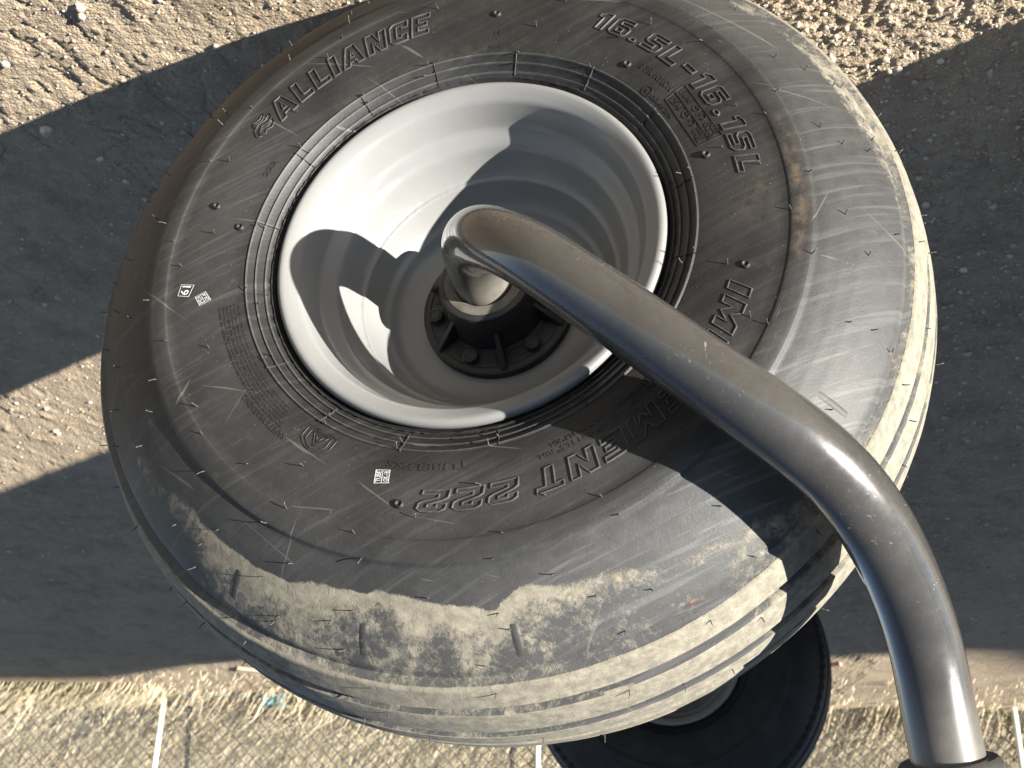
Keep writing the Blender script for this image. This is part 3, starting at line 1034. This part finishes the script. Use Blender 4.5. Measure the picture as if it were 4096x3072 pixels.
for a_, r0_, r1_ in ((57, .428, .456), (77.5, .430, .458), (98, .430, .458), (150, .420, .452)):
    V = []; m_ = 10
    for i in range(m_):
        r = r0_ + (r1_ - r0_) * i / (m_ - 1); a = math.radians(a_)
        e_ = .0006 * math.sin(math.pi * i / (m_ - 1)) ** .5
        zz = float(np.interp(r, SIDE[:46, 0], SIDE[:46, 1]))
        for t, h in ((-.0042, -.0004), (-.0030, e_), (.0030, e_), (.0042, -.0004)):
            V.append((r * math.cos(a) - t * math.sin(a), r * math.sin(a) + t * math.cos(a), zz + h))
    F = [(i * 4 + k, i * 4 + k + 1, i * 4 + k + 5, i * 4 + k + 4) for i in range(m_ - 1) for k in range(3)]
    o = mesh_obj('moulded_bar', V, F, RUB, tyre, smooth=True, sharp=50)
    at = o.data.attributes.new('dust', 'FLOAT', 'POINT'); at.data.foreach_set('value', np.full(len(V), .40, np.float32))
    at = o.data.attributes.new('scuff', 'FLOAT', 'POINT'); at.data.foreach_set('value', np.full(len(V), .6, np.float32))
# radial flash lines across the bead ribs
rr = np.linspace(.2335, .2585, 14)
V = []
for r in rr:
    for t, h in ((-.0009, -.0006), (0, .0016), (.0009, -.0006)):
        V.append((r, t, float(face_s(r)) + h))
F = []
for i in range(len(rr) - 1):
    F += [(i * 3, i * 3 + 1, i * 3 + 4, i * 3 + 3), (i * 3 + 1, i * 3 + 2, i * 3 + 5, i * 3 + 4)]
fl0 = mesh_obj('flash_line', V, F, RUB, tyre)
for k in range(16):
    q = fl0 if k == 0 else fl0.copy()
    if k: COL.objects.link(q)
    q.rotation_euler = (0, 0, math.radians(258 + 22.5 * k + .6 * math.sin(k * 2.3)))

WHM = mat_simple('dusty_whisker_rubber', (.030, .029, .027), .8, .3, 300, (.13, .125, .11))
# rubber whiskers: three bent shapes shared by all of them
WHK = []
for L_, bend in ((.0078, .0020), (.0062, .0012), (.0092, .0026)):
    pts = [(bend * (t ** 2), 0, L_ * t) for t in np.linspace(0, 1, 5)]
    V, F = sweep(pts, [.00075, .0007, .00062, .00055, .0005], 5)
    me = bpy.data.meshes.new('rubber_whisker'); me.from_pydata([tuple(v) for v in V], [], F)
    me.polygons.foreach_set('use_smooth', [True] * len(me.polygons)); me.materials.append(WHM)
    WHK.append(me)
prof_len = np.r_[0, np.cumsum(np.linalg.norm(np.diff(TP, axis=0), axis=1))]


def whisker(ph, r, s, nr, ns):
    o = bpy.data.objects.new('rubber_whisker', random.choice(WHK))
    COL.objects.link(o)
    a = math.radians(ph)
    nv = Vector((nr * math.cos(a), nr * math.sin(a), ns)).normalized()
    nv = (nv + Vector((random.gauss(0, .16), random.gauss(0, .16), random.gauss(0, .10)))).normalized()
    q = nv.to_track_quat('Z', 'X') @ Matrix.Rotation(random.random() * 6.28, 4, 'Z').to_quaternion()
    o.parent = tyre
    o.matrix_parent_inverse = Matrix.Identity(4)
    o.rotation_mode = 'QUATERNION'; o.rotation_quaternion = q
    o.location = (r * math.cos(a), r * math.sin(a), s - .0003)


def slope_at(r):
    e = .004
    ds = (float(face_s(r + e)) - float(face_s(r - e))) / (2 * e)
    return -ds, 1.0


OS = np.argsort(SIDE[:46, 0])


def side_s(r): return float(np.interp(r, SIDE[:46, 0][OS], SIDE[:46, 1][OS]))


for r, n_, j in ((.2567, 16, 2), (.2468, 16, 3), (.300, 11, 12), (.335, 14, 8), (.3530, 18, 4), (.3750, 20, 3), (.400, 17, 6), (.424, 22, 4), (.442, 20, 6), (.459, 22, 5)):
    for k in range(n_):
        ph = 258 + 360 / n_ * k + random.uniform(-j, j)
        rj = r + (random.uniform(-.008, .008) if r > .28 and r < .34 or r > .38 else 0)
        e = .005
        ds = (side_s(rj + e) - side_s(rj - e)) / (2 * e)
        whisker(ph, rj, side_s(rj), -ds, 1.0)
for r, s, n_ in ((.4825, -.078, 18), (.4905, -.1015, 12), (.496, -.124, 14), (.5012, -.160, 10), (.504, -.193, 16), (.4912, -.2815, 18)):
    for k in range(n_):
        whisker(258 + 360 / n_ * k + random.uniform(-5, 5), r, s, 1.0, .35 * (1 if s > SMID else -1) * abs(s - SMID) / .12)
for ph, r in ((0, 0),):
    pass

# ------------------------------------------------------------------ caster arm: one bent bar
PTS = [(.010, 1.402, .5028), (.014, 1.387, .503), (.029, 1.328, .502), (.044, 1.269, .502), (.0475, 1.206, .5115), (.028, 1.146, .543),
       (-.014, 1.1090, .5856), (-.0583, 1.0938, .627), (-.1037, 1.0835, .667), (-.1502, 1.0752, .708), (-.1995, 1.0735, .747), (-.2492, 1.0795, .782),
       (-.2965, 1.1020, .811), (-.3395, 1.1420, .8425), (-.3800, 1.2010, .8770), (-.4130, 1.2570, .9240), (-.4300, 1.2890, .9860), (-.4420, 1.3080, 1.0487),
       (-.4530, 1.3270, 1.1090), (-.4640, 1.3460, 1.1690), (-.4755, 1.3660, 1.229), (-.4865, 1.3850, 1.288)]


def catmull(P, k):
    P = np.array(P, float)
    Q = np.concatenate([[2 * P[0] - P[1]], P, [2 * P[-1] - P[-2]]])
    out = []
    for i in range(1, len(Q) - 2):
        for j in range(k):
            t = j / k
            a, b, c, d = Q[i - 1], Q[i], Q[i + 1], Q[i + 2]
            out.append(.5 * ((2 * b) + (-a + c) * t + (2 * a - 5 * b + 4 * c - d) * t * t + (-a + 3 * b - 3 * c + d) * t ** 3))
    out.append(Q[-2])
    return np.array(out)


CL = catmull(PTS, 8)
for _ in range(6):
    CL[1:-1] = .25 * CL[:-2] + .5 * CL[1:-1] + .25 * CL[2:]
V, F = sweep(CL, np.interp(np.arange(len(CL)), [0, 70, 130, 400], [.0344, .0344, .0362, .0362]), 64)
arm = mesh_obj('caster_arm', V, F, PIPE, smooth=True, sharp=60)
ci = np.repeat(np.arange(len(CL)), 64)
cz = np.repeat(CL[:, 2], 64)
at = arm.data.attributes.new('dust', 'FLOAT', 'POINT')
at.data.foreach_set('value', np.maximum(np.clip((30 - ci) / 8.0, 0, 1) * .8, np.clip((cz - .955) / .06, 0, 1) * .45).astype(np.float32))
tag(arm, 'thick bent grey bar reaching from the wheel hub up to the pivot sleeve', 'axle arm')

# implement frame with the sleeve the bar turns in
top_d = Vector(CL[-1] - CL[-20]).normalized()
s0 = Vector(CL[np.argmin(np.abs(CL[:, 2] - 1.034))])
frame = empty('implement_chassis', Matrix.Translation((s0.x, s0.y, s0.z)))
tag(frame, 'grey implement frame whose thick sleeve holds the bent bar at the bottom right', 'frame')
R_ = top_d.to_track_quat('Z', 'Y').to_matrix()
SP = [(.0366, -.002), (.0466, -.002), (.0490, .0005), (.0506, .0040), (.0512, .0090), (.0512, .34), (.0366, .34)]
V, F = lathe(SP, 72)
V = [R_ @ Vector(v) for v in V]
mesh_obj('pivot_sleeve', V, F, FRAMEP, frame, smooth=True, sharp=30)
mb = MB()
beam_d = Vector((HZ.x, HZ.y, 0)).normalized()
Rb = Matrix.Rotation(math.atan2(beam_d.y, beam_d.x), 3, 'Z')
mb.box(Vector((-.9, -.05, .36)), 2.2, .10, .10, Rb)
mb.build('toolbar', FRAMEP, frame)

# ------------------------------------------------------------------ second wheel, farther back, in full shade
K2 = .408 / .504
YAW2 = math.radians(12.84)
hz2 = Vector((math.cos(YAW2), math.sin(YAW2), 0)); n2_ = Vector((math.sin(YAW2), -math.cos(YAW2), 0))
b2 = Vector((-.471, 3.509, 0.0))
M2 = Matrix(((hz2.x, 0, n2_.x, b2.x), (hz2.y, 0, n2_.y, b2.y), (0, 1, 0, b2.z), (0, 0, 0, 1)))
wheel2 = empty('wheel_assembly', M2 @ Matrix.Scale(K2, 4))
tag(wheel2, 'second smaller black tyre in full shade behind the dusty one', 'wheel')
RUB2 = mat_simple('clean_black_rubber', (.010, .010, .011), .6, .35, 14, (.02, .02, .021), 90, .001)
RIM2 = RIMM
t2 = mesh_obj('tyre', *lathe(TP2, 192), RUB2, wheel2, OFF, smooth=True, sharp=38)
r2 = rim.copy(); COL.objects.link(r2); r2.parent = wheel2
ib = [c for c in rim.children][0].copy(); COL.objects.link(ib); ib.parent = r2
h2 = hub.copy(); COL.objects.link(h2); h2.parent = wheel2
for ch in list(hub.children):
    c2 = ch.copy(); COL.objects.link(c2); c2.parent = h2
mb = MB(); mb.tube([(0, 0, -.70), (0, 0, -.12)], .04, 24)
mb.build('stub_axle', FRAMEP, wheel2, OFF, smooth=True, sharp=40)
# studs of rubber along its shoulder
mb = MB()
for k in range(90):
    a = 2 * math.pi * k / 90
    r = .476
    mb.box((r * math.cos(a), r * math.sin(a), -.0675), .016, .010, .006, Matrix.Rotation(a, 3, 'Z'))
mb.build('shoulder_lug', RUB2, t2)

# ------------------------------------------------------------------ unseen tall body left of the camera, added to cast the yard shadow
blocker = empty('sun_blocker', Matrix.Translation((-4.5, .1, 0)))
tag(blocker, 'added long tall red trailer standing to the left whose shadow covers the yard', 'blocker')


def shadow_end(z):                       # slanted front end of the body
    return -1.63 + .02 * z


A = Vector((-1.50, 1.02, 0)); D = Vector((-.98, -.20, 0)).normalized(); NB = Vector((-D.y, D.x, 0))
NB = Vector((-.788, -.616, 0))      # the body runs back along the sun's azimuth, keeping the wheel lit
mb = MB()


def slab(prof, t):
    """side panel polygon: (distance along D, height)"""
    P = [A + D * u + Vector((0, 0, z)) for u, z in prof]
    Q = [p + NB * t for p in P]
    n_ = len(P)
    return [p - Vector((-4.5, .1, 0)) for p in P + Q], [tuple(range(n_)), tuple(range(n_, 2 * n_))[::-1]] + [(i, i + n_, (i + 1) % n_ + n_, (i + 1) % n_) for i in range(n_)]


for prof in ([(.0, .16), (.03, .04), (1.3, .04), (1.3, 2.06), (.46, 2.06), (.20, 1.2)],
             [(1.3, .04), (2.6, .04), (2.6, .690), (1.3, .690)],
             [(1.3, .735), (2.6, .735), (2.6, 2.06), (1.3, 2.06)],  # gap under this panel lets a thin lit streak reach the ground
             [(2.6, .04), (8.6, .04), (8.6, 2.22), (7.9, 2.18), (7.1, 2.03), (6.78, 2.00), (6.55, 2.04), (4.3, 2.02), (3.87, 1.94), (3.80, 1.98), (3.69, 2.085), (3.5, 2.09), (2.6, 2.06)]):
    mesh_obj('blocker_panel', *slab(prof, 2.2), REDP, blocker)  # panel tops cut to give the cast shadow its far outline
mb = MB()
mb.box(Vector((-1.30, 1.06, .22)) - Vector((-4.5, .1, 0)), .17, .12, .46, Matrix.Rotation(math.radians(-12), 3, 'Z'))
mb.box(Vector((-1.30, 1.06, .012)) - Vector((-4.5, .1, 0)), .26, .2, .02, Matrix.Rotation(math.radians(-12), 3, 'Z'))
mb.build('near_shadow_block', DARKSTEEL, blocker)  # unseen block added to cast the near shadow strip beside the tyre

# ------------------------------------------------------------------ chain-link fence
P0 = Vector((-2.227, 5.685, 0)); P1 = Vector((1.526, 5.902, 0))
FD = (P1 - P0).normalized(); FN = Vector((-FD.y, FD.x, 0))
fence = empty('chain_link_fence', Matrix.Translation(P0))
tag(fence, 'chain link fence on thin white posts along the back of the yard', 'fence')
for tpos in (-2.05, 0.0, (Vector((-.158, 5.80, 0)) - P0).dot(FD), (P1 - P0).length, (P1 - P0).length + 1.9):
    o = mesh_obj('post', *sweep([(0, 0, -.05), (0, 0, .6), (0, 0, 1.25)], .0125, 14), POSTM, fence, FD * tpos, smooth=True, sharp=50)
mb = MB()
pitch = .058
Lf = 8.2; Hf = 1.15
for sgn, off in ((1, .016), (-1, .020)):
    n_ = int((Lf + Hf) / pitch)
    for i in range(n_):
        x0 = -2.1 - (Hf if sgn > 0 else 0) + i * pitch
        pts = []
        for z in np.linspace(.0, Hf, 6):
            pts.append(FD * (x0 + (z if sgn > 0 else -z + (0))) + FN * (off + .0015 * math.sin(z * 90 + i)) + Vector((0, 0, z + .015)))
        mb.tube([tuple(p) for p in pts], .0026, 4, False)
wm = mb.build('wire_mesh', GALV, fence); tag(wm, kind='stuff')
mb = MB()
for z in (.03, 1.17): mb.tube([tuple(FD * -2.1 + FN * .018 + Vector((0, 0, z))), tuple(FD * 6.2 + FN * .018 + Vector((0, 0, z)))], .002, 6)
mb.build('tension_wire', GALV, fence)

# dark stakes beside the posts
for (x_, y_, lean, lab) in ((1.40, 6.02, -.07, 'dark thin steel stake beside the left white fence post'),
                            (-.05, 6.10, .0, 'dark thin steel stake beside the middle white fence post')):
    mb = MB()
    mb.box((0, 0, .5), .008, .022, 1.0, Matrix.Rotation(lean, 3, 'Y'))
    mb.box((0, .010, .5), .020, .006, 1.0, Matrix.Rotation(lean, 3, 'Y'))
    o = mb.build('steel_stake', DARKSTEEL, loc=(x_, y_, 0)); tag(o, lab, 'stake')

# ------------------------------------------------------------------ dry grass
def mat_straw():
    m, nt, p = new_mat('straw')
    at = N(nt, 'ShaderNodeAttribute', attribute_name='tone')
    c = ramp(nt, at.outputs['Fac'], [(0, (.17, .20, .09)), (.22, (.36, .30, .20)), (.55, (.49, .42, .29)), (1, (.60, .53, .39))])
    nt.links.new(c, p.inputs['Base Color'])
    p.inputs['Roughness'].default_value = .75
    p.inputs['Specular IOR Level'].default_value = .25
    return m


STRAW = mat_straw()


def grass(name, X, Y, H, W_, lean, tone):
    n_ = len(X)
    a = rng.random(n_) * 6.283
    la = rng.normal(.1, .75, n_)         # most stalks lean the same way, off to the right
    dx, dy = np.cos(a) * W_, np.sin(a) * W_
    z0 = -.01
    V = np.zeros((n_, 5, 3))
    for k, t in ((0, 0.), (1, .55), (2, 1.)):
        cx = X + np.cos(la) * lean * H * t ** 1.7; cy = Y + np.sin(la) * lean * H * t ** 1.7
        z = z0 + H * t * np.sqrt(np.maximum(1 - (lean * t * .8) ** 2, .1))
        if k < 2:
            w = 1 - .35 * t
            V[:, 2 * k] = np.stack([cx - dx * w, cy - dy * w, z], 1); V[:, 2 * k + 1] = np.stack([cx + dx * w, cy + dy * w, z], 1)
        else:
            V[:, 4] = np.stack([cx, cy, z], 1)
    b = (np.arange(n_) * 5)[:, None]
    F = [tuple(f) for f in (b + [0, 1, 3]).tolist()] + [tuple(f) for f in (b + [0, 3, 2]).tolist()] + [tuple(f) for f in (b + [2, 3, 4]).tolist()]
    o = mesh_obj(name, V.reshape(-1, 3), F, STRAW)
    at = o.data.attributes.new('tone', 'FLOAT', 'POINT')
    at.data.foreach_set('value', np.repeat(tone, 5).astype(np.float32))
    return o


n_ = 42000
X = -3.6 + 7.4 * rng.random(n_); Y = 5.78 + .058 * X + rng.random(n_) ** 1.3 * 3.1 + .30 * (fbm(X * 3.1, X * 0 + 4, 77, 3) - .5)
dens = fbm(X * 1.6, Y * 1.6, 51, 3)
k_ = rng.random(n_) < np.clip((dens - .18) * 2.4, .2, 1)
X, Y, dens = X[k_], Y[k_], dens[k_]
H = .07 + .20 * rng.random(len(X)) * (.5 + dens) + .20 * (rng.random(len(X)) < .025)
tone = np.clip(.45 + .5 * (rng.random(len(X)) - .5) + .5 * (dens - .5), .1, 1)
g1 = grass('dry_grass', X, Y, H, .0014 + .0012 * rng.random(len(X)), .55 + .45 * rng.random(len(X)), tone)
tag(g1, 'dry straw coloured grass behind and along the fence', 'grass', kind='stuff')
n_ = 6000
X = 1.5 + 1.5 * rng.random(n_); Y = 5.66 + .10 * (X - 1.5) + .28 * rng.random(n_)
tone = np.clip(.10 + .28 * rng.random(n_) + .5 * (X < 1.75) * rng.random(n_), 0, 1)
g2 = grass('green_grass', X, Y, .03 + .08 * rng.random(n_), .0025 * np.ones(n_), .4 + .4 * rng.random(n_), tone)
tag(g2, 'low greenish grass at the foot of the fence on the left', 'grass', kind='stuff')
n_ = 1500
X = -2.3 + 4.0 * rng.random(n_); Y = 5.74 + .058 * X - .5 * rng.random(n_) ** 2.5
g3 = grass('straw_litter', X, Y, .02 + .05 * rng.random(n_), .002 * np.ones(n_), .8 + .1 * rng.random(n_), .4 + .5 * rng.random(n_))
tag(g3, 'scattered straw bits on the dirt before the fence', 'straw', kind='stuff')

# ------------------------------------------------------------------ small things near the fence
def sheet(name, L, Wd, mat, loc, rz, crump, seed, tilt=0):
    nu, nv = 26, 12
    u, v = np.meshgrid(np.linspace(-.5, .5, nu), np.linspace(-.5, .5, nv))
    z = crump * (fbm(u * 5 + seed, v * 4, seed, 3)) + tilt * v
    x = u * L * (1 - .25 * fbm(v * 3, u * 0, seed + 3, 2)); yy = v * Wd * (1 - .5 * fbm(u * 5, v * 0, seed + 5, 2))
    V = np.stack([x, yy, z + .002], -1).reshape(-1, 3)
    i = np.arange(nu * nv).reshape(nv, nu)
    F = np.stack([i[:-1, :-1], i[:-1, 1:], i[1:, 1:], i[1:, :-1]], -1).reshape(-1, 4)
    b = V.copy(); b[:, 2] -= .0015
    F2 = F[:, ::-1] + len(V)
    o = mesh_obj(name, np.concatenate([V, b]), np.concatenate([F, F2]), mat, loc=loc, smooth=True)
    o.rotation_euler = (0, 0, rz)
    return o


o = sheet('plastic_scrap', .12, .055, TEAL, (1.02, 5.83, 0), .1, .045, 4, .06)
tag(o, 'crumpled bright teal plastic scrap by the fence foot', 'plastic scrap')
TEALD = mat_simple('faded_teal_plastic', (.12, .19, .20), .6, .3, 20, (.20, .27, .26))
o = sheet('plastic_strip', .30, .05, TEALD, (2.20, 5.90, 0), .1, .03, 9, .05)
tag(o, 'faded blue plastic strip lying in the green grass at the far left', 'plastic strip')
BOARD = mat_simple('shaded_grey_board', (.15, .17, .18), .8, .2, 12, (.22, .235, .235))  # colour darkened to stand in for the shade lying over the board
mb = MB(); mb.box((0, 0, .004), .52, .030, .014); o = mb.build('flat_board', BOARD, loc=(1.19, 5.86, 0)); o.rotation_euler = (0, 0, .05)
tag(o, 'narrow pale grey board lying along the foot of the fence', 'board')
PINK = mat_simple('pinkish_chip', (.42, .24, .20), .8, .2)
mb = MB(); mb.box((0, 0, .008), .045, .022, .014); o = mb.build('brick_chip', PINK, loc=(-1.285, 4.99, 0)); o.rotation_euler = (0, 0, .7)
tag(o, 'small pink chip on the sunlit dirt beside the second tyre', 'chip')
mb = MB(); mb.box((0, 0, .004), .27, .036, .014); o = mb.build('plank', WOOD, loc=(1.12, 5.20, 0)); o.rotation_euler = (0, 0, math.radians(20))
tag(o, 'pale wooden plank lying half in shadow left of the big tyre', 'plank')
mb = MB(); mb.box((0, 0, .004), .26, .045, .014); o = mb.build('plank', WOOD, loc=(.98, 5.40, 0)); o.rotation_euler = (0, 0, math.radians(-18))
tag(o, 'pale wooden plank in sunlight touching the outline of the big tyre', 'plank')
mb = MB(); mb.box((0, 0, .06), .26, .05, .12); o = mb.build('dark_timber', DARKSTEEL, loc=(2.70, 7.85, 0)); o.rotation_euler = (0, 0, -.05)
tag(o, 'short dark timber in the dry grass beyond the fence at the lower left', 'timber')
mb = MB(); mb.box((0, 0, .05), .42, .05, .10); o = mb.build('dark_timber', DARKSTEEL, loc=(1.2, 7.66, 0)); o.rotation_euler = (0, 0, .03)
tag(o, 'long dark timber in the dry grass beyond the fence left of the tyre', 'timber')
